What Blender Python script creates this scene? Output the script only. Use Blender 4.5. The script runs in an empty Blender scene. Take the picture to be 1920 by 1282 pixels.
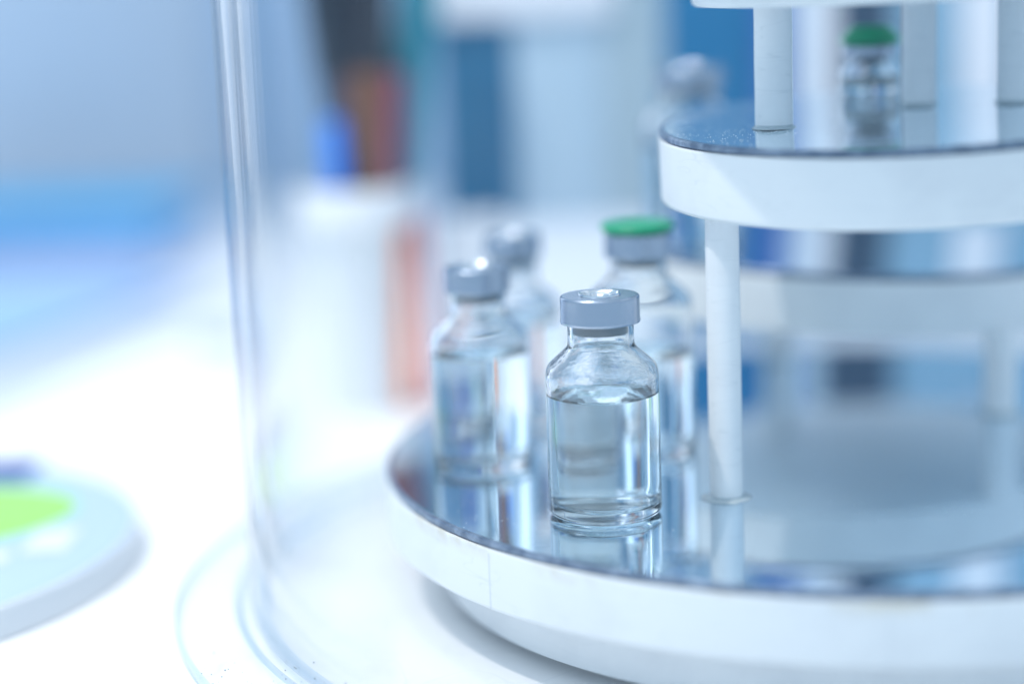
import bpy, bmesh, math, random
from mathutils import Vector, Matrix, noise
random.seed(7)
S = 0.001                       # everything below is written in millimetres
sc = bpy.context.scene
col = sc.collection

# ------------------------------------------------------------------ camera
cam_d = bpy.data.cameras.new('camera')
cam = bpy.data.objects.new('camera', cam_d); col.objects.link(cam); sc.camera = cam
PIT, ROLL = 0.189, 0.039
fwd = Vector((0, math.cos(PIT), -math.sin(PIT))); upv = Vector((0, math.sin(PIT), math.cos(PIT))); rt = Vector((1, 0, 0))
R_ = math.cos(ROLL)*rt - math.sin(ROLL)*upv
U_ = math.sin(ROLL)*rt + math.cos(ROLL)*upv
CP = Vector((-18.67, -386.2, 111.74))*S
m = Matrix((R_, U_, -fwd)).transposed().to_4x4(); m.translation = CP
cam.matrix_world = m
cam_d.sensor_width = 36; cam_d.lens = 3507/1920*36
cam_d.clip_start = 0.01; cam_d.clip_end = 20
cam_d.dof.use_dof = True
cam_d.dof.focus_distance = 0.392
cam_d.dof.aperture_fstop = 2.6
cam_d.dof.aperture_blades = 0

# ------------------------------------------------------------------ light
w = bpy.data.worlds.new('World'); sc.world = w; w.use_nodes = True
bg = w.node_tree.nodes['Background']
bg.inputs[0].default_value = (0.55, 0.775, 1.0, 1); bg.inputs[1].default_value = 0.77

def spot(name, loc, target, power, radius, size=40):
    d = bpy.data.lights.new(name, 'SPOT'); d.energy = power; d.shadow_soft_size = radius*S
    d.spot_size = math.radians(size); d.spot_blend = 0.6; d.color = (1.0, 0.93, 0.86)
    o = bpy.data.objects.new(name, d); col.objects.link(o)
    o.location = Vector(loc)*S
    o.rotation_euler = (Vector(target)*S - o.location).to_track_quat('-Z', 'Y').to_euler()
    return o
spot('ceiling_spot', (-556, -260, 1280), (20, 60, 0), 36, 12, 60)
spot('ceiling_spot', (-230, 330, 1400), (20, 60, 0), 5, 12, 60)
spot('ceiling_spot', (-740, -60, 1250), (20, 60, 0), 5, 12, 60)

def area(name, loc, target, power, sx, sy, color):
    d = bpy.data.lights.new(name, 'AREA'); d.shape = 'RECTANGLE'; d.size = sx*S; d.size_y = sy*S; d.energy = power; d.color = color
    o = bpy.data.objects.new(name, d); col.objects.link(o); o.location = Vector(loc)*S
    o.rotation_euler = (Vector(target)*S - o.location).to_track_quat('-Z', 'Y').to_euler()
area('overhead_fill', (-150, -150, 1350), (-150, 150, 0), 12, 1800, 1500, (0.94, 0.96, 1.0))  # large soft fill overhead, added to brighten the whole scene

area('streak_light', (-560, 860, 260), (0, 100, 60), 0.45, 250, 620, (0.92, 0.97, 1.0))  # area lamp added at back left for bright streaks on the dome wall

sc.view_settings.view_transform = 'Standard'; sc.view_settings.look = 'None'
sc.view_settings.exposure = 0.17; sc.view_settings.gamma = 1
sc.view_settings.use_curve_mapping = False
cy = sc.cycles
cy.use_denoising = True
cy.max_bounces = 16; cy.transmission_bounces = 16; cy.glossy_bounces = 6; cy.diffuse_bounces = 4; cy.transparent_max_bounces = 40
cy.sample_clamp_indirect = 6; cy.blur_glossy = 0.6
cy.caustics_reflective = True; cy.caustics_refractive = True

# ------------------------------------------------------------------ materials
def newmat(name):
    M = bpy.data.materials.new(name); M.use_nodes = True
    nt = M.node_tree
    return M, nt, nt.nodes, nt.links, nt.nodes['Principled BSDF']
def plain(name, c, rough=0.5, metal=0.0, spec=0.5, bump=0, bscale=300, var=0.0, vscale=40):
    M, nt, N, L, P = newmat(name)
    P.inputs['Base Color'].default_value = (*c, 1); P.inputs['Roughness'].default_value = rough
    P.inputs['Metallic'].default_value = metal; P.inputs['Specular IOR Level'].default_value = spec
    tc = N.new('ShaderNodeTexCoord')
    if var:
        n = N.new('ShaderNodeTexNoise'); n.inputs['Scale'].default_value = vscale; n.inputs['Detail'].default_value = 6
        L.new(tc.outputs['Object'], n.inputs['Vector'])
        r = N.new('ShaderNodeValToRGB')
        r.color_ramp.elements[0].position = 0.3; r.color_ramp.elements[1].position = 0.75
        r.color_ramp.elements[0].color = (*[x*(1-var) for x in c], 1); r.color_ramp.elements[1].color = (*[min(1, x*(1+var*0.5)) for x in c], 1)
        L.new(n.outputs['Fac'], r.inputs['Fac']); L.new(r.outputs['Color'], P.inputs['Base Color'])
    if bump:
        n = N.new('ShaderNodeTexNoise'); n.inputs['Scale'].default_value = bscale; n.inputs['Detail'].default_value = 4
        L.new(tc.outputs['Object'], n.inputs['Vector'])
        b = N.new('ShaderNodeBump'); b.inputs['Strength'].default_value = bump; b.inputs['Distance'].default_value = 0.0003
        L.new(n.outputs['Fac'], b.inputs['Height']); L.new(b.outputs['Normal'], P.inputs['Normal'])
    return M

def thin_glass(name, tint=(0.996, 0.999, 1.0), f0=0.014, streak=True, power=5.5, fmax=1.0, rough=0.0):
    """thin clear wall: straight-through transparency plus a Schlick reflection"""
    M, nt, N, L, P = newmat(name); N.remove(P)
    out = N['Material Output']
    geo = N.new('ShaderNodeNewGeometry')
    dot = N.new('ShaderNodeVectorMath'); dot.operation = 'DOT_PRODUCT'
    L.new(geo.outputs['Normal'], dot.inputs[0]); L.new(geo.outputs['Incoming'], dot.inputs[1])
    ab = N.new('ShaderNodeMath'); ab.operation = 'ABSOLUTE'; L.new(dot.outputs['Value'], ab.inputs[0])
    inv = N.new('ShaderNodeMath'); inv.operation = 'SUBTRACT'; inv.inputs[0].default_value = 1; L.new(ab.outputs[0], inv.inputs[1])
    pw = N.new('ShaderNodeMath'); pw.operation = 'POWER'; pw.inputs[1].default_value = power; L.new(inv.outputs[0], pw.inputs[0])
    ma = N.new('ShaderNodeMath'); ma.operation = 'MULTIPLY_ADD'; ma.inputs[1].default_value = fmax-f0; ma.inputs[2].default_value = f0
    L.new(pw.outputs[0], ma.inputs[0])
    tr = N.new('ShaderNodeBsdfTransparent'); tr.inputs[0].default_value = (*tint, 1)
    gl = N.new('ShaderNodeBsdfGlossy'); gl.inputs['Roughness'].default_value = rough
    if streak:
        tc = N.new('ShaderNodeTexCoord'); mp = N.new('ShaderNodeMapping'); mp.inputs['Scale'].default_value = (60, 60, 2.5)
        L.new(tc.outputs['Object'], mp.inputs['Vector'])
        n = N.new('ShaderNodeTexNoise'); n.inputs['Scale'].default_value = 1.0; n.inputs['Detail'].default_value = 3; L.new(mp.outputs[0], n.inputs['Vector'])
        b = N.new('ShaderNodeBump'); b.inputs['Strength'].default_value = 0.25; b.inputs['Distance'].default_value = 0.0015
        L.new(n.outputs['Fac'], b.inputs['Height']); L.new(b.outputs['Normal'], gl.inputs['Normal'])
    mx = N.new('ShaderNodeMixShader'); L.new(ma.outputs[0], mx.inputs[0]); L.new(tr.outputs[0], mx.inputs[1]); L.new(gl.outputs[0], mx.inputs[2])
    L.new(mx.outputs[0], out.inputs['Surface'])
    return M

def solid_glass(name, ior, tint=(1, 1, 1), wet=None, rough=0.0):
    """wet=(z0,z1): a mottled film of condensate between those heights of the object (mm)"""
    M, nt, N, L, P = newmat(name)
    P.inputs['Base Color'].default_value = (*tint, 1); P.inputs['Transmission Weight'].default_value = 1
    P.inputs['IOR'].default_value = ior; P.inputs['Roughness'].default_value = rough
    if wet:
        tc = N.new('ShaderNodeTexCoord')
        mp = N.new('ShaderNodeMapping'); mp.inputs['Scale'].default_value = (1, 1, 2.0); L.new(tc.outputs['Object'], mp.inputs['Vector'])
        n = N.new('ShaderNodeTexNoise'); n.inputs['Scale'].default_value = 420; n.inputs['Detail'].default_value = 4; n.inputs['Distortion'].default_value = 1.2
        L.new(mp.outputs[0], n.inputs['Vector'])
        v = N.new('ShaderNodeTexVoronoi'); v.inputs['Scale'].default_value = 900; L.new(tc.outputs['Object'], v.inputs['Vector'])
        ad = N.new('ShaderNodeMath'); ad.operation = 'MULTIPLY_ADD'; ad.inputs[1].default_value = -0.35; L.new(v.outputs['Distance'], ad.inputs[0]); L.new(n.outputs['Fac'], ad.inputs[2])
        sx = N.new('ShaderNodeSeparateXYZ'); L.new(tc.outputs['Object'], sx.inputs[0])
        r1 = N.new('ShaderNodeMapRange'); r1.inputs['From Min'].default_value = (wet[0]-0.6)*S; r1.inputs['From Max'].default_value = (wet[0]+0.6)*S
        r2 = N.new('ShaderNodeMapRange'); r2.inputs['From Min'].default_value = wet[1]*S; r2.inputs['From Max'].default_value = (wet[1]-4)*S
        L.new(sx.outputs['Z'], r1.inputs['Value']); L.new(sx.outputs['Z'], r2.inputs['Value'])
        mu = N.new('ShaderNodeMath'); mu.operation = 'MULTIPLY'; L.new(r1.outputs[0], mu.inputs[0]); L.new(r2.outputs[0], mu.inputs[1])
        st = N.new('ShaderNodeMath'); st.operation = 'MULTIPLY'; st.inputs[1].default_value = 0.065; L.new(mu.outputs[0], st.inputs[0])
        b = N.new('ShaderNodeBump'); b.inputs['Distance'].default_value = 0.0008
        L.new(st.outputs[0], b.inputs['Strength']); L.new(ad.outputs[0], b.inputs['Height']); L.new(b.outputs['Normal'], P.inputs['Normal'])
    return M

def stained_white(name, c=(0.86, 0.88, 0.89), zt=None):
    """white painted board: faint scuffs; where zt is given, yellowed glue seeps just below that height"""
    M, nt, N, L, P = newmat(name)
    P.inputs['Roughness'].default_value = 0.38
    tc = N.new('ShaderNodeTexCoord')
    n = N.new('ShaderNodeTexNoise'); n.inputs['Scale'].default_value = 26; n.inputs['Detail'].default_value = 8; n.inputs['Roughness'].default_value = 0.65
    L.new(tc.outputs['Object'], n.inputs['Vector'])
    r = N.new('ShaderNodeValToRGB'); r.color_ramp.elements[0].position = 0.25; r.color_ramp.elements[1].position = 0.5
    r.color_ramp.elements[0].color = (c[0]*0.88, c[1]*0.885, c[2]*0.90, 1); r.color_ramp.elements[1].color = (*c, 1)
    L.new(n.outputs['Fac'], r.inputs['Fac'])
    last = r.outputs['Color']
    # thin hairline scratches
    mp = N.new('ShaderNodeMapping'); mp.inputs['Scale'].default_value = (18, 18, 160); L.new(tc.outputs['Object'], mp.inputs['Vector'])
    n2 = N.new('ShaderNodeTexNoise'); n2.inputs['Scale'].default_value = 2.2; n2.inputs['Detail'].default_value = 1; L.new(mp.outputs[0], n2.inputs['Vector'])
    r2 = N.new('ShaderNodeValToRGB'); e = r2.color_ramp.elements
    e[0].position = 0.492; e[0].color = (0, 0, 0, 1); e[1].position = 0.508; e[1].color = (0, 0, 0, 1)
    k = e.new(0.5); k.color = (0.32, 0.32, 0.32, 1)
    L.new(n2.outputs['Fac'], r2.inputs['Fac'])
    mx = N.new('ShaderNodeMix'); mx.data_type = 'RGBA'; L.new(r2.outputs['Color'], mx.inputs['Factor']); L.new(last, mx.inputs['A']); mx.inputs['B'].default_value = (0.62, 0.66, 0.7, 1)
    last = mx.outputs['Result']
    if zt is not None:
        sx = N.new('ShaderNodeSeparateXYZ'); L.new(tc.outputs['Object'], sx.inputs[0])
        mr = N.new('ShaderNodeMapRange'); mr.inputs['From Min'].default_value = (zt-3.2)*S; mr.inputs['From Max'].default_value = zt*S; L.new(sx.outputs['Z'], mr.inputs['Value'])
        n3 = N.new('ShaderNodeTexNoise'); n3.inputs['Scale'].default_value = 75; n3.inputs['Detail'].default_value = 5; L.new(tc.outputs['Object'], n3.inputs['Vector'])
        s3 = N.new('ShaderNodeMapRange'); s3.inputs['From Min'].default_value = 0.53; s3.inputs['From Max'].default_value = 0.63; L.new(n3.outputs['Fac'], s3.inputs['Value'])
        mu0 = N.new('ShaderNodeMath'); mu0.operation = 'MULTIPLY'; L.new(mr.outputs[0], mu0.inputs[0]); L.new(s3.outputs[0], mu0.inputs[1])
        mu = N.new('ShaderNodeMath'); mu.operation = 'MULTIPLY'; mu.inputs[1].default_value = 0.5; L.new(mu0.outputs[0], mu.inputs[0])
        mx2 = N.new('ShaderNodeMix'); mx2.data_type = 'RGBA'; L.new(mu.outputs[0], mx2.inputs['Factor']); L.new(last, mx2.inputs['A']); mx2.inputs['B'].default_value = (0.55, 0.47, 0.30, 1)
        last = mx2.outputs['Result']
    L.new(last, P.inputs['Base Color'])
    b = N.new('ShaderNodeBump'); b.inputs['Strength'].default_value = 0.15; b.inputs['Distance'].default_value = 0.0004
    L.new(n.outputs['Fac'], b.inputs['Height']); L.new(b.outputs['Normal'], P.inputs['Normal'])
    return M

def mirror_mat(name='mirror', metal=1.0, rough=0.035):
    M, nt, N, L, P = newmat(name)
    P.inputs['Base Color'].default_value = (0.76, 0.88, 0.96, 1); P.inputs['Metallic'].default_value = metal
    tc = N.new('ShaderNodeTexCoord')
    v = N.new('ShaderNodeTexVoronoi'); v.inputs['Scale'].default_value = 420; L.new(tc.outputs['Object'], v.inputs['Vector'])
    r = N.new('ShaderNodeMapRange'); r.inputs['From Min'].default_value = 0.05; r.inputs['From Max'].default_value = 0.11; r.inputs['To Min'].default_value = 0.5; r.inputs['To Max'].default_value = rough
    L.new(v.outputs['Distance'], r.inputs['Value'])
    # wipe marks: soft streaks of slightly hazier silver
    mp = N.new('ShaderNodeMapping'); mp.inputs['Scale'].default_value = (14, 55, 14); mp.inputs['Rotation'].default_value = (0, 0, 0.6); L.new(tc.outputs['Object'], mp.inputs['Vector'])
    n = N.new('ShaderNodeTexNoise'); n.inputs['Scale'].default_value = 1.3; n.inputs['Detail'].default_value = 6; n.inputs['Distortion'].default_value = 0.8; L.new(mp.outputs[0], n.inputs['Vector'])
    w_ = N.new('ShaderNodeMapRange'); w_.inputs['From Min'].default_value = 0.5; w_.inputs['From Max'].default_value = 0.75; w_.inputs['To Max'].default_value = 0.10; L.new(n.outputs['Fac'], w_.inputs['Value'])
    ad = N.new('ShaderNodeMath'); ad.operation = 'ADD'; L.new(r.outputs[0], ad.inputs[0]); L.new(w_.outputs[0], ad.inputs[1])
    L.new(ad.outputs[0], P.inputs['Roughness'])
    return M

def edge_mat():
    M, nt, N, L, P = newmat('mirror_cut_edge')
    P.inputs['Roughness'].default_value = 0.3; P.inputs['Metallic'].default_value = 0.35
    tc = N.new('ShaderNodeTexCoord')
    n = N.new('ShaderNodeTexNoise'); n.inputs['Scale'].default_value = 380; n.inputs['Detail'].default_value = 5; L.new(tc.outputs['Object'], n.inputs['Vector'])
    r = N.new('ShaderNodeValToRGB'); r.color_ramp.elements[0].position = 0.35; r.color_ramp.elements[1].position = 0.7
    r.color_ramp.elements[0].color = (0.09, 0.14, 0.22, 1); r.color_ramp.elements[1].color = (0.25, 0.33, 0.45, 1)
    L.new(n.outputs['Fac'], r.inputs['Fac']); L.new(r.outputs['Color'], P.inputs['Base Color'])
    b = N.new('ShaderNodeBump'); b.inputs['Strength'].default_value = 0.6; b.inputs['Distance'].default_value = 0.0003
    L.new(n.outputs['Fac'], b.inputs['Height']); L.new(b.outputs['Normal'], P.inputs['Normal'])
    return M

MT = dict(
    table=stained_white('white_table_laminate', (0.86, 0.87, 0.88)),
    board=stained_white('white_painted_board', (0.84, 0.87, 0.89), -2.0),
    board2=stained_white('white_painted_board_clean', (0.84, 0.87, 0.89)),
    rod=stained_white('white_painted_rod', (0.88, 0.90, 0.92)),
    mirror=mirror_mat(), mirror_dusty=mirror_mat('mirror_dusty', 0.62, 0.05), edge=edge_mat(),
    dark=plain('dark_glue_line', (0.03, 0.05, 0.09), 0.4),
    glue=plain('clear_glue', (0.48, 0.56, 0.60), 0.15, spec=0.6),
    dome=thin_glass('dome_glass'),
    acrylic=thin_glass('clear_acrylic', (0.985, 0.99, 0.995), 0.03, streak=False),
    acrylic_edge=thin_glass('acrylic_cut_edge', (0.75, 0.84, 0.91), 0.08, streak=False, rough=0.15),
    glass=solid_glass('vial_glass', 1.47, (0.99, 0.998, 1.0)),
    wetglass=solid_glass('vial_glass_wet', 1.47, (0.99, 0.998, 1.0), (26.5, 38)),
    liquid=solid_glass('clear_liquid', 1.333, (0.925, 0.98, 1.0)),
    alu=plain('brushed_aluminium', (0.45, 0.51, 0.61), 0.27, 1.0, bump=0.10, bscale=900),
    alu_torn=plain('torn_aluminium', (0.85, 0.87, 0.90), 0.16, 1.0),
    rubber=plain('grey_rubber', (0.24, 0.30, 0.36), 0.45),
    green=plain('green_plastic', (0.0, 0.36, 0.17), 0.32),
)

# ------------------------------------------------------------------ mesh helpers
def finish(name, bm, mat, parent=None, sharp=38, loc=None, smooth=True):
    bmesh.ops.recalc_face_normals(bm, faces=bm.faces)
    me = bpy.data.meshes.new(name); bm.to_mesh(me); bm.free()
    if smooth:
        me.polygons.foreach_set('use_smooth', [True]*len(me.polygons))
        me.set_sharp_from_angle(angle=math.radians(sharp))
    me.materials.append(mat if not isinstance(mat, str) else MT[mat])
    o = bpy.data.objects.new(name, me); col.objects.link(o)
    if parent: o.parent = parent
    if loc: o.location = Vector(loc)*S
    return o
def lathe_into(bm, prof, seg=96, closed=False, wob=None):
    """prof: list of (r, z) in mm; r==0 becomes a pole. closed joins last to first."""
    rings = []
    for r, z in prof:
        if r <= 1e-6:
            rings.append([bm.verts.new((0, 0, z*S))])
        else:
            ring = []
            for i in range(seg):
                a = 2*math.pi*i/seg
                rr = r + (wob(a, r, z) if wob else 0)
                ring.append(bm.verts.new((rr*math.cos(a)*S, rr*math.sin(a)*S, z*S)))
            rings.append(ring)
    pairs = list(zip(rings[:-1], rings[1:]))
    if closed: pairs.append((rings[-1], rings[0]))
    for A, B in pairs:
        if len(A) == 1 and len(B) == 1: continue
        for i in range(seg):
            j = (i+1) % seg
            if len(A) == 1: bm.faces.new((A[0], B[j], B[i]))
            elif len(B) == 1: bm.faces.new((A[i], A[j], B[0]))
            else: bm.faces.new((A[i], A[j], B[j], B[i]))
    return bm
def lathe(name, prof, mat, parent=None, seg=96, closed=False, loc=None, wob=None, sharp=38):
    return finish(name, lathe_into(bmesh.new(), prof, seg, closed, wob), mat, parent, sharp, loc)
def arc(cx, cz, r, a0, a1, n=6):
    return [(cx+r*math.cos(math.radians(a0+(a1-a0)*i/n)), cz+r*math.sin(math.radians(a0+(a1-a0)*i/n))) for i in range(n+1)]
def spline(pts, n=6):
    out = []
    for i in range(len(pts)-1):
        p0 = pts[max(i-1, 0)]; p1 = pts[i]; p2 = pts[i+1]; p3 = pts[min(i+2, len(pts)-1)]
        for k in range(n):
            t = k/n
            out.append(tuple(0.5*(2*b+(c-a)*t+(2*a-5*b+4*c-d)*t*t+(3*b-a-3*c+d)*t**3) for a, b, c, d in zip(p0, p1, p2, p3)))
    return out+[pts[-1]]
def box_into(bm, x0, x1, y0, y1, z0, z1, bev=0.0):
    r = bmesh.ops.create_cube(bm, size=1.0)
    vs = r['verts']
    for v in vs:
        v.co = Vector((x0+(v.co.x+.5)*(x1-x0), y0+(v.co.y+.5)*(y1-y0), z0+(v.co.z+.5)*(z1-z0)))*S
    if bev:
        es = list({e for v in vs for e in v.link_edges})
        bmesh.ops.bevel(bm, geom=es, offset=bev*S, segments=2, affect='EDGES', profile=0.5)
def box(name, dims, mat, parent=None, bev=0.5, loc=None):
    bm = bmesh.new(); box_into(bm, *dims, bev); return finish(name, bm, mat, parent, loc=loc)
def empty(name, loc, rot=(0, 0, 0)):
    o = bpy.data.objects.new(name, None); col.objects.link(o); o.location = Vector(loc)*S; o.rotation_euler = rot
    o.empty_display_size = 0.01
    return o
def tag(o, label, cat, group=None):
    o['label'] = label; o['category'] = cat
    if group: o['group'] = group
    return o

# ------------------------------------------------------------------ setting: table and back wall
TZ = -31.0                       # table top; z = 0 is the lowest mirror
t = box('table', (-1500, 1500, -190, 905, TZ-25, TZ), 'table', bev=2); t['kind'] = 'structure'

wall = box('back_wall', (-2600, 2600, 940, 965, -400, 620), plain('wall_paint', (0.42, 0.52, 0.64), 0.7, var=0.08, vscale=4), bev=0); wall['kind'] = 'structure'
W1 = plain('panel_grey_blue', (0.56, 0.65, 0.76), 0.6, var=0.12, vscale=5)
W2 = plain('panel_soft_blue', (0.42, 0.56, 0.74), 0.6, var=0.12, vscale=5)
W3 = plain('panel_deep_blue', (0.02, 0.17, 0.33), 0.5, var=0.1, vscale=5)
W4 = plain('panel_pale_grey', (0.52, 0.67, 0.80), 0.6, var=0.12, vscale=5)
W5 = plain('panel_slate', (0.03, 0.07, 0.13), 0.5, var=0.1, vscale=5)
W6 = plain('panel_white', (0.88, 0.89, 0.95), 0.5)
W7b = plain('panel_royal_blue', (0.04, 0.13, 0.45), 0.5)
W2b = plain('panel_mid_blue', (0.25, 0.44, 0.60), 0.6, var=0.12, vscale=5)
W4b = plain('panel_mist_grey', (0.42, 0.54, 0.62), 0.6, var=0.12, vscale=5)
W7 = plain('panel_blue', (0.0, 0.16, 0.36), 0.5)
for x0, x1, M in [(-1300, -900, W2), (-900, -780, W6), (-780, -640, W2), (-640, -430, W6), (-430, -400, W2), (-400, -215, W1), (-215, 120, W2), (120, 500, W1), (500, 1300, W2)]:  # white panels out of view at left, added to reflect in the dome
    box('wall_panel', (x0+1, x1-1, 928, 939.5, -60, 610), M, wall, bev=0.8)
# folding screen of coloured boards just behind the dome
screen = tag(empty('panel_screen', (0, 290, TZ)), 'blurred blue and grey panel screen standing behind the stand', 'screen')
edges = [(-41, -14, W3), (-14, 18, W4), (18, 40, W4b), (40, 74, W7), (74, 85, W7b), (85, 95, W4), (95, 122, W5), (122, 240, W2b), (240, 330, W3)]
for x0, x1, M in edges:
    box('screen_panel', (x0+.3, x1-.3, 0, 5, 58 if x0 < 30 else 14, 300), M, screen, bev=0.5)
for x0, x1 in ((91, 101), (146, 161.5)):
    box('white_strip', (x0, x1, -3.5, -0.3, 79, 299), W6, screen, bev=0.5)
box('top_rail', (-42, 331, -1, 6, 300.2, 306), W4, screen, bev=0.5)
for x in (68, 200, 322):
    box('screen_post', (x-2, x+2, 5.2, 9, 0.05, 300), W4, screen, bev=0.4)
box('header_board', (-40, 22, -4, -0.3, 130, 175), W6, screen, bev=0.5)

# ------------------------------------------------------------------ display stand of mirrored discs
CX, CY = 64.6, 54.0
stand = tag(empty('display_stand', (CX, CY, TZ+3)), 'white tiered display stand of round mirror-topped discs joined by white rods', 'display stand')
def to_stand(o, x, y, z, rx=0.0, ry=0.0):
    o.parent = stand; o.location = Vector((x-CX, y-CY, z-(TZ+3)))*S; o.rotation_euler = (rx, ry, 0); return o
def tier(r, th, x, y, z, rx=0, ry=0, stains=True, seed=0, glass='mirror'):
    """z = height of the mirror surface"""
    MP = 1.5                    # mirror plate thickness
    sd = 10.0*seed
    chip = lambda a, rr, zz: 0.10*noise.noise(Vector((math.cos(a)*14+sd, math.sin(a)*14, zz*0.6))) + 0.12*max(0, noise.noise(Vector((math.cos(a)*40, math.sin(a)*40+sd, 1)))-0.25)*-3
    body = lathe('tier', [(0, -th)]+[(r-1.4, -th)]+arc(r-1.2, -th+1.2, 1.2, -90, 0, 5)+[(r, -MP-0.9)]+arc(r-0.5, -MP-0.6, 0.5, 0, 90, 3)+[(0, -MP-0.1)], 'board' if stains else 'board2', seg=192, sharp=50)
    to_stand(body, x, y, z, rx, ry)
    lathe('mirror', [(0, 0), (r-1.25, 0), (r-1.25, -0.2), (0, -0.2)], glass, body, seg=192)
    lathe('mirror_edge', [(r-1.25, 0.0), (r-0.35, -0.03), (r-0.1, -0.35), (r-0.12, -MP+0.25), (r-1.25, -MP+0.25)], 'edge', body, seg=480, closed=True, wob=chip, sharp=25)
    lathe('glue_line', [(r-1.3, -MP+0.25), (r-0.22, -MP+0.25), (r-0.22, -MP-0.1), (r-1.3, -MP-0.1)], 'dark', body, seg=300, closed=True, wob=chip)
    return body
tier(114.7, 15.1, CX, CY, 0, stains=True, seed=1)
tier(62, 15.6, 76, 129, 38.0, 0.0, math.radians(2.6), stains=False, seed=2)
tier(53.9, 16.1, 69.2, 25, 80.4, math.radians(2.5), math.radians(-1.7), stains=False, seed=3, glass='mirror_dusty')
tier(45.5, 14, 68.5, 25, 120.0, math.radians(1.0), math.radians(-1.0), stains=False, seed=4)
to_stand(lathe('plinth', [(0, 0), (101.8, 0), (101.8, 12.75), (0, 12.75)], 'board2', seg=192), CX, CY, TZ+3.05)

def rod(x, y, z0, z1, r, gluey=0.4, seed=0):
    """gluey: how far the glue fillet spreads (mm)"""
    sd = seed*7.3
    wob = lambda a, rr, z: 0.07*noise.noise(Vector((math.cos(a)*1.2+sd, math.sin(a)*1.2, z*0.16)))
    n = 14
    prof = [(0, 0), (r-0.12, 0), (r, 0.2)]+[(r, z0_*(z1-z0)/n) for z0_ in range(1, n)]+[(r, z1-z0), (0, z1-z0)]
    o = lathe('rod', prof, 'rod', seg=40, wob=wob, sharp=50); to_stand(o, x, y, z0)
    blob = lambda a, rr, z: gluey*(0.7*noise.noise(Vector((math.cos(a)*1.5+sd, math.sin(a)*1.5, 3))) + 0.25*noise.noise(Vector((math.cos(a)*5+sd, math.sin(a)*5, 3)))) if z < 0.35 else 0
    lathe('glue_ring', [(r-0.3, -0.02), (r+0.25+gluey*0.8, 0.0), (r+0.2+gluey*0.7, 0.12), (r+0.12, 0.4), (r+0.02, 0.8), (r-0.3, 0.8)], 'glue', o, seg=64, closed=True, wob=blob)
    return o
rod(26.8, 8.1, 0.03, 64.6, 3.62, 1.8, 1)
rod(104.5, 76.5, 0.03, 22.0, 4.2, 1.2, 2)
rod(112, 30, 0.03, 64.0, 3.6, 0.6, 9)
rod(60, 158, 0.03, 22.5, 4.0, 0.6, 3)
rod(39.4, 16.9, 79.1, 105.9, 4.05, 0.9, 4)
rod(75.6, 39.7, 81.1, 105.9, 3.92, 0.35, 6)
tier(86.5, 14, 71, 0, 164, stains=False, seed=5)
rod(40, 12, 120.05, 150, 4.0, 0.5, 10)
rod(98, 30, 120.05, 150, 4.0, 0.5, 11)
rod(95.5, 33, 81.4, 105.9, 4.0, 0.5, 8)

# ------------------------------------------------------------------ bell jar and its plate
plate = tag(empty('base_plate', (CX, CY, TZ)), 'clear round acrylic plate on the table under the glass dome', 'plate')
lathe('plate_top', [(0, 3.0), (165.2, 3.0)], 'acrylic', plate, seg=256)
lathe('plate_edge', [(165.2, 3.0), (166, 2.5), (166, 0.5), (165.4, 0.05)], 'acrylic_edge', plate, seg=256)
lathe('plate_groove', [(150.2, 3.02), (150.6, 3.5), (151.6, 3.5), (152.0, 3.02)], 'acrylic_edge', plate, seg=256)
H = 205
dome = tag(empty('glass_dome', (CX, CY, TZ+3.1)), 'large clear glass dome covering the tiered stand and vials', 'glass dome')
lathe('dome_wall', [(148.2, 0.3), (148.3, 4), (148, 8), (148, H)]+[(148*math.cos(math.radians(a)), H+148*math.sin(math.radians(a))) for a in range(6, 90, 6)]+[(0, H+148)], 'dome', dome, seg=256)
lathe('dome_inner_wall', [(144.4, 0.3), (144.4, H)]+[(144.4*math.cos(math.radians(a)), H+144.4*math.sin(math.radians(a))) for a in range(6, 90, 6)]+[(0, H+144.4)], 'dome', dome, seg=256)
lathe('dome_rim', [(144.4, 0.3), (145.2, 0.0), (147.4, 0.0), (148.2, 0.3)], 'acrylic_edge', dome, seg=256)

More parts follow.
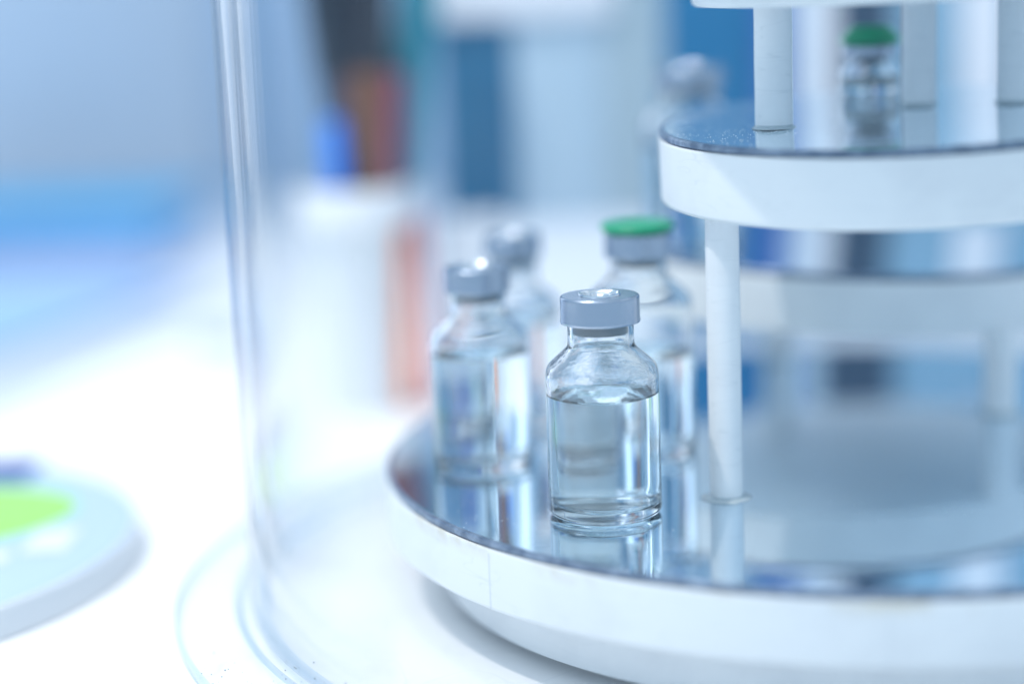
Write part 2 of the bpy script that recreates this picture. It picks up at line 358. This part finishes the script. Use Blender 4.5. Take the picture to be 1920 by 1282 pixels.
# ------------------------------------------------------------------ vials
def vial(loc, label, H=47.2, R=12.0, rn=7.0, rc=8.36, cap_h=5.8, sh0=30.4, sh1=36.6, level=25.8, green=False, gh=2.2, group=None, rot=0.0, wet=False, torn=True, seg=96):
    """H cap top, R body radius, rn neck radius, rc cap radius, sh0..sh1 shoulder heights, level liquid height"""
    v = tag(empty('vial', loc, (0, 0, rot)), label, 'vial', group)
    wl = 1.0
    ct = H; cb = H-cap_h
    lip = ct-0.9
    outer = [(0, 0.55), (R*0.55, 0.45), (R*0.76, 0.15), (R*0.84, 0.0)]+[(R-1.6+1.6*math.sin(math.radians(a)), 1.6-1.6*math.cos(math.radians(a))) for a in (25, 45, 65, 90)]
    d = R-rn; h = sh1-sh0
    outer += [(R, 4), (R, sh0*0.5), (R, sh0-0.1*h)]
    outer += spline([(R, sh0-0.1*h), (R-.05*d, sh0+.18*h), (R-.18*d, sh0+.38*h), (R-.5*d, sh0+.62*h), (rn+.19*d, sh0+.84*h), (rn+.04*d, sh0+.97*h), (rn, sh0+1.12*h)], 5)[1:]
    outer += [(rn, cb-0.6), (rn+0.5, cb+0.3), (rn+0.5, lip-1.2)]
    inner = [(rn-1.1, lip-1.2), (rn-1.15, cb-1), (rn-1.15, sh0+1.1*h)]
    ri_ = R-wl; dn = ri_-(rn-1.15)
    inner += spline([(rn-1.15, sh0+1.1*h), (rn-1.15+.05*dn, sh0+.88*h), (rn-1.15+.22*dn, sh0+.70*h), (ri_-.48*dn, sh0+.47*h), (ri_-.17*dn, sh0+.24*h), (ri_-.04*dn, sh0+.04*h), (ri_, sh0-.16*h)], 5)[1:]
    bt = 2.1
    inner += [(R-wl, sh0*0.5), (R-wl, bt+2.2)]+[(R-wl-2.0+2.0*math.cos(math.radians(a)), bt+2.2-2.0*math.sin(math.radians(a))) for a in (25, 45, 70)]+[(R*0.5, bt+0.35), (0, bt+0.6)]
    lathe('glass_body', outer+inner, 'wetglass' if wet else 'glass', v, seg=seg, sharp=60)
    ri = R-wl+0.06
    lq = [(0, bt+0.52), (R*0.5, bt+0.27)]+[(ri-2.0+2.0*math.cos(math.radians(a)), bt+2.15-2.0*math.sin(math.radians(a))) for a in (70, 45, 25)]+[(ri, bt+2.2), (ri, level*0.5), (ri, level+0.75), (ri-0.25, level+0.62), (ri-0.6, level+0.30), (ri-1.2, level+0.08), (ri-2.2, level), (0, level)]
    lathe('liquid', lq, 'liquid', v, seg=seg, sharp=50)
    # stopper: flange under the cap and plug in the neck
    lathe('rubber_stopper', [(0, cb-1.7), (rn-2.6, cb-1.9), (rn-1.7, cb-2.2), (rn-1.25, cb-1.8), (rn-1.25, lip-1.25), (rn+0.4, lip-1.15), (rn+0.4, ct-0.55), (4.0, ct-0.5), (2.4, ct-0.7), (0, ct-0.75)], 'rubber', v, seg=64)
    hole = rc*0.52
    cap = lathe('crimp_cap', [(hole, ct-0.35), (hole+0.15, ct-0.02), (rc-0.7, ct)]+arc(rc-0.6, ct-0.6, 0.6, 85, 0, 5)+[(rc, cb+1.0), (rc+0.10, cb+0.6), (rc+0.12, cb+0.3), (rc-0.02, cb+0.02), (rc-0.5, cb-0.05), (rn+0.62, cb-0.05), (rn+0.55, cb+0.4), (rc-0.35, cb+0.6), (rc-0.35, ct-0.9), (hole, ct-0.45)], 'alu', v, seg=seg, closed=True, sharp=45)
    if torn:
        lathe('tear_ring', [(hole-0.05, ct-0.4), (hole+0.25, ct+0.02), (hole+0.18, ct+0.34), (hole-0.12, ct+0.40), (hole-0.5, ct+0.1), (hole-0.7, ct-0.45)], 'alu_torn', cap, seg=72, closed=True,
              wob=lambda a, r, z: 0.14*math.sin(3*a+0.6)+0.10*noise.noise(Vector((math.cos(a)*2, math.sin(a)*2, z))))
        bm = bmesh.new()
        lathe_into(bm, [(0, ct-0.72), (hole*0.42, ct-0.70), (hole*0.50, ct-0.15), (hole*0.62, ct-0.12), (hole*0.66, ct-0.66), (hole*0.9, ct-0.66)], 48, wob=lambda a, r, z: 0.12*math.sin(2*a+1))
        finish('seal_disc', bm, 'alu_torn', cap)
    if green:
        lathe('flip_cap', [(0, ct+gh-0.3), (rc*0.45, ct+gh-0.3), (rc*0.5, ct+gh), (rc*(1.0 if gh < 3 else 0.72)-0.2, ct+gh)]+arc(rc-0.2, ct+1.2, 1.0, 80 if gh < 3 else 40, -80, 8)+[(rc-0.4, ct+0.15), (0, ct+0.15)], 'green', v, seg=72)
    return v
G = 'vials on the mirrored tiers'
vial((0, 0, 0.03), 'sharp clear vial with torn silver crimp cap, nearest the front edge of the lowest mirror', wet=True, group=G, rot=2.2)
vial((-26.3, 44, 0.03), 'slightly blurred silver-capped vial nearest the left edge of the lowest mirror', H=47.6, rc=7.7, rn=6.5, R=11.6, level=27, group=G, rot=0.7)
vial((-17.6, 85, 0.03), 'blurred silver-capped vial half hidden behind the left silver-capped vial', H=49.5, rc=7.2, rn=6.2, R=11.6, level=27, group=G, rot=1.9)
vial((11.8, 50, 0.03), 'taller vial with a green flip cap behind the sharp front vial', H=53.5, rc=7.9, rn=6.6, R=12.6, sh0=36, sh1=43.5, level=24, green=True, torn=False, group=G)
vial((69.3, 64, 82.2), 'tiny vial with a green cap among rods on the upper mirror', H=12.0, R=7.2, rn=4.9, rc=6.4, cap_h=2.6, sh0=4.8, sh1=8.2, level=4.2, green=True, gh=4.4, torn=False, group=G, seg=64)
vial((31.0, 112, 39.6), 'very blurred large silver-capped vial behind the upper disc', H=49, rc=9.0, rn=7.4, R=13.0, sh0=34, sh1=40, level=28, group=G, rot=1.1)

# ------------------------------------------------------------------ round printed disc at lower left
disc = tag(empty('printed_disc', (-207.4, 78.2, TZ)), 'thick white round disc with light blue print and lime green spot on the table', 'disc')
lathe('disc_body', [(0, 0.02), (89.6, 0.02)]+arc(89.6, 1.0, 1.0, -90, 0, 4)+[(89.4, 7.2)]+arc(88.4, 7.2, 0.7, 0, 90, 4)+[(0, 7.9)], plain('disc_white', (0.66, 0.70, 0.74), 0.4), disc, seg=160)
lathe('blue_print', [(0, 8.05), (88.0, 8.05), (88.0, 7.92), (0, 7.92)], plain('print_light_blue', (0.46, 0.59, 0.76), 0.25), disc, seg=160)
bm = bmesh.new()
lathe_into(bm, [(0, 0.10), (42, 0.10), (42, 0), (0, 0)], 96)
bmesh.ops.scale(bm, vec=(1.15, 0.80, 1), verts=bm.verts)
bmesh.ops.rotate(bm, cent=(0, 0, 0), matrix=Matrix.Rotation(math.radians(14), 3, 'Z'), verts=bm.verts)
finish('green_print', bm, plain('print_lime', (0.34, 0.70, 0.12), 0.25), disc, loc=(22, 18, 8.08))
box('navy_print', (-60, 48, 56, 82, 8.08, 8.18), plain('print_navy', (0.0, 0.05, 0.28), 0.3), disc, bev=0)

WP = plain('print_white', (0.72, 0.76, 0.84), 0.25)
box('white_print', (64, 75, -15, 5, 8.20, 8.26), WP, disc, bev=0)
box('white_print', (56, 62, -23, -14, 8.20, 8.26), WP, disc, bev=0)

# ------------------------------------------------------------------ pen cup and pens
cup = tag(empty('pen_cup', (-70, 250, TZ)), 'blurred white round cup holding pens behind the dome', 'cup')
lathe('cup_wall', [(0, 0.05), (12.0, 0.05), (12.6, 1), (14.6, 60), (18.6, 66), (17.0, 66), (13.2, 60), (11.4, 2), (0, 2)], plain('cup_white', (0.84, 0.87, 0.90), 0.35), cup, seg=72)
lathe('cup_rim', [(18.4, 64.5), (20.2, 65.5), (20.4, 76), (19.6, 77.4), (17.6, 77.2), (17.2, 64.5)], plain('cup_rim_white', (0.88, 0.89, 0.92), 0.3), cup, seg=72, closed=True)
def pen(name, label, foot, top, r, c, capc=None, cap_from=0.7, cat='pen'):
    """tapered barrel from foot to top with a cap part"""
    f_, t_ = Vector(foot), Vector(top); d = t_-f_; Ln = d.length
    e = tag(empty(name, foot), label, cat, 'pens and markers behind the dome')
    e.rotation_euler = d.to_track_quat('Z', 'Y').to_euler()
    s0 = Ln*cap_from
    lathe('barrel', [(0, 0), (r*0.35, 0.2), (r*0.8, 3), (r*0.95, 6), (r*0.95, s0), (0, s0)], plain(name+'_barrel', c, 0.35), e, seg=32)
    lathe('pen_cap', [(0, s0+0.1), (r, s0+0.1), (r, Ln-3), (r*0.9, Ln-0.6), (r*0.7, Ln), (0, Ln)], plain(name+'_cap', capc or c, 0.35), e, seg=32)
    return e
ZB = TZ+3
pen('dark_marker', 'thick dark slate marker with brown barrel rising out of the white cup', (-66, 252, ZB+4), (-62.5, 247, 132), 8.6, (0.20, 0.08, 0.04), (0.010, 0.014, 0.03), 0.70, 'marker')
pen('blue_pen', 'short bright blue pen poking up at the left of the white cup', (-74, 250, ZB), (-75.4, 238, 69), 3.6, (0.0, 0.18, 0.85), (0.0, 0.24, 0.98), 0.6)
pen('navy_marker', 'dark navy marker leaning left beside the thick slate marker', (-64, 258, ZB), (-78.5, 246, 122), 6.5, (0.03, 0.05, 0.10), (0.008, 0.014, 0.03), 0.74, 'marker')
pen('teal_pen', 'teal pen in the cup between the blue pen and the dark marker', (-74, 256, ZB), (-67.5, 262, 84), 3.6, (0.0, 0.28, 0.36), (0.02, 0.33, 0.40), 0.6)
pen('red_pen', 'red pink pen at the right side of the white cup', (-65, 250, ZB), (-53.5, 242, 84), 2.5, (0.32, 0.06, 0.12), (0.32, 0.07, 0.15), 0.6)
pen('teal_marker', 'tall teal marker leaning right out of the white cup', (-65, 258, ZB), (-43.0, 262, 130), 7.0, (0.0, 0.22, 0.32), (0.0, 0.26, 0.36), 0.6, 'marker')
pen('orange_marker', 'orange marker standing beside the white cup on the table', (-55.2, 246, TZ+0.1), (-54.9, 246, 39), 2.7, (0.95, 0.22, 0.0), (0.90, 0.17, 0.0), 0.55, 'marker')
pen('pink_marker', 'pink marker standing right of the orange marker', (-47.5, 250, TZ+0.1), (-48.5, 250, 36), 2.2, (0.85, 0.42, 0.50), (0.80, 0.40, 0.48), 0.55, 'marker')

bx = tag(empty('white_carton', (-32, 268, TZ), (0, 0, 0.2)), 'blurred white carton behind the pens', 'box')
box('carton_body', (-11, 11, -9, 9, 0.05, 58), plain('carton_white', (0.74, 0.78, 0.84), 0.5), bx, bev=0.8)
box('carton_lid', (-11.4, 11.4, -9.4, 9.4, 58.1, 63), plain('carton_lid_white', (0.78, 0.81, 0.87), 0.5), bx, bev=0.8)

# ------------------------------------------------------------------ leaflets and folder at far left
def sheet(name, label, cx_, cy_, wx, wy, z, rot, c, th=0.5, curl=0.0, cat='leaflet'):
    bm = bmesh.new(); nx = 16
    for k in range(2):
        pass
    top = [[bm.verts.new(((-.5+i/nx)*wx*S, (-.5+j)*wy*S, (th+curl*(abs(-.5+i/nx)*2)**3)*S)) for j in range(2)] for i in range(nx+1)]
    bot = [[bm.verts.new(((-.5+i/nx)*wx*S, (-.5+j)*wy*S, (curl*(abs(-.5+i/nx)*2)**3)*S)) for j in range(2)] for i in range(nx+1)]
    for i in range(nx):
        bm.faces.new((top[i][0], top[i+1][0], top[i+1][1], top[i][1]))
        bm.faces.new((bot[i][1], bot[i+1][1], bot[i+1][0], bot[i][0]))
        for j in (0, 1):
            q = (bot[i][j], bot[i+1][j], top[i+1][j], top[i][j]); bm.faces.new(q if j == 0 else q[::-1])
    for i in (0, nx):
        q = (bot[i][0], top[i][0], top[i][1], bot[i][1]); bm.faces.new(q)
    o = finish(name, bm, plain(name, c, 0.3), None, loc=(cx_, cy_, z)); o.rotation_euler = (0, 0, rot)
    return tag(o, label, cat, 'leaflets on the table' if cat == 'leaflet' else None)
sheet('leaflet', 'lavender white leaflet lying lowest and nearest at the left edge', -262, 395, 170, 300, TZ+0.1, -0.22, (0.56, 0.62, 0.80), 1.2, 0)
sheet('leaflet', 'pale blue leaflet lying on the lavender one at the left edge', -292, 420, 150, 260, TZ+1.5, -0.36, (0.34, 0.54, 0.80), 1.2, 1.5)
sheet('leaflet', 'grey lilac leaflet lying farther back at the left', -285, 620, 190, 120, TZ+0.1, -0.2, (0.40, 0.50, 0.72), 1.2, 1.0)
fo = tag(empty('blue_folder', (-360, 760, TZ), (0, 0, -0.10)), 'bright blue folder lying near the back wall at far left', 'folder')
box('folder_cover', (-130, 150, -82, 62, 19, 21), plain('folder_blue', (0.0, 0.42, 0.78), 0.4), fo, bev=0.5)
box('folder_pages', (-126, 146, -78, 58, 2.2, 18.9), plain('folder_pages', (0.4, 0.55, 0.75), 0.7), fo, bev=0.3)
box('folder_back', (-130, 150, -82, 62, 0.1, 2.1), plain('folder_blue_back', (0.0, 0.30, 0.75), 0.4), fo, bev=0.5)
er = tag(empty('small_block', (-139, 372, TZ), (0, 0, 0.3)), 'small pale grey block on the white table left of the cup', 'block')
box('block_body', (-9, 9, -6, 6, 0.05, 7), plain('block_grey', (0.50, 0.58, 0.60), 0.6), er, bev=1)
box('block_sleeve', (-3, 9.2, -6.2, 6.2, 0.3, 7.2), plain('block_sleeve', (0.55, 0.62, 0.66), 0.6), er, bev=0.6)

# ------------------------------------------------------------------ dust on the mirrors and the plate
def dust(parent_obj, pts, name='dust', rmax=0.11, c=(0.85, 0.87, 0.9)):
    bm = bmesh.new()
    for x, y, z in pts:
        r = random.uniform(0.03, rmax)
        bmesh.ops.create_icosphere(bm, subdivisions=1, radius=r*S, matrix=Matrix.Translation(Vector((x, y, z+r*0.5))*S))
    o = finish(name, bm, plain('dust', c, 0.6), parent_obj, smooth=True)
    o['kind'] = 'stuff'
    return o
tiers = [o for o in stand.children if o.name.startswith('tier')]
t1, t2 = tiers[0], tiers[2]
p = []
for i in range(260):
    a = random.gauss(math.radians(200), 0.35); r = 52.0*random.uniform(0.35, 1)**0.5
    p.append((r*math.cos(a), r*math.sin(a), 0))
dust(t2, p)
p = []
for i in range(420):
    a = random.uniform(math.radians(150), math.radians(300)); r = 113*random.uniform(0.25, 1)**0.5
    p.append((r*math.cos(a), r*math.sin(a), 0))
dust(t1, p, rmax=0.09)

# seams in the painted edge of the lowest disc
sm = plain('paint_seam', (0.66, 0.70, 0.74), 0.5)
for deg, hgt in ((218.5, 11.8), (262.0, 11.0)):
    a = math.radians(deg)
    o = box('edge_seam', (-0.02, 0.03, -0.12, 0.12, -2.8-hgt, -2.8), sm, t1, bev=0, loc=(114.7*math.cos(a), 114.7*math.sin(a), 0))
    o.rotation_euler = (0, 0, a)
p = [(random.gauss(-136, 10), random.gauss(-72, 9), 3.0) for i in range(70)]
dust(plate, p, name='dirt', rmax=0.22, c=(0.30, 0.33, 0.36))
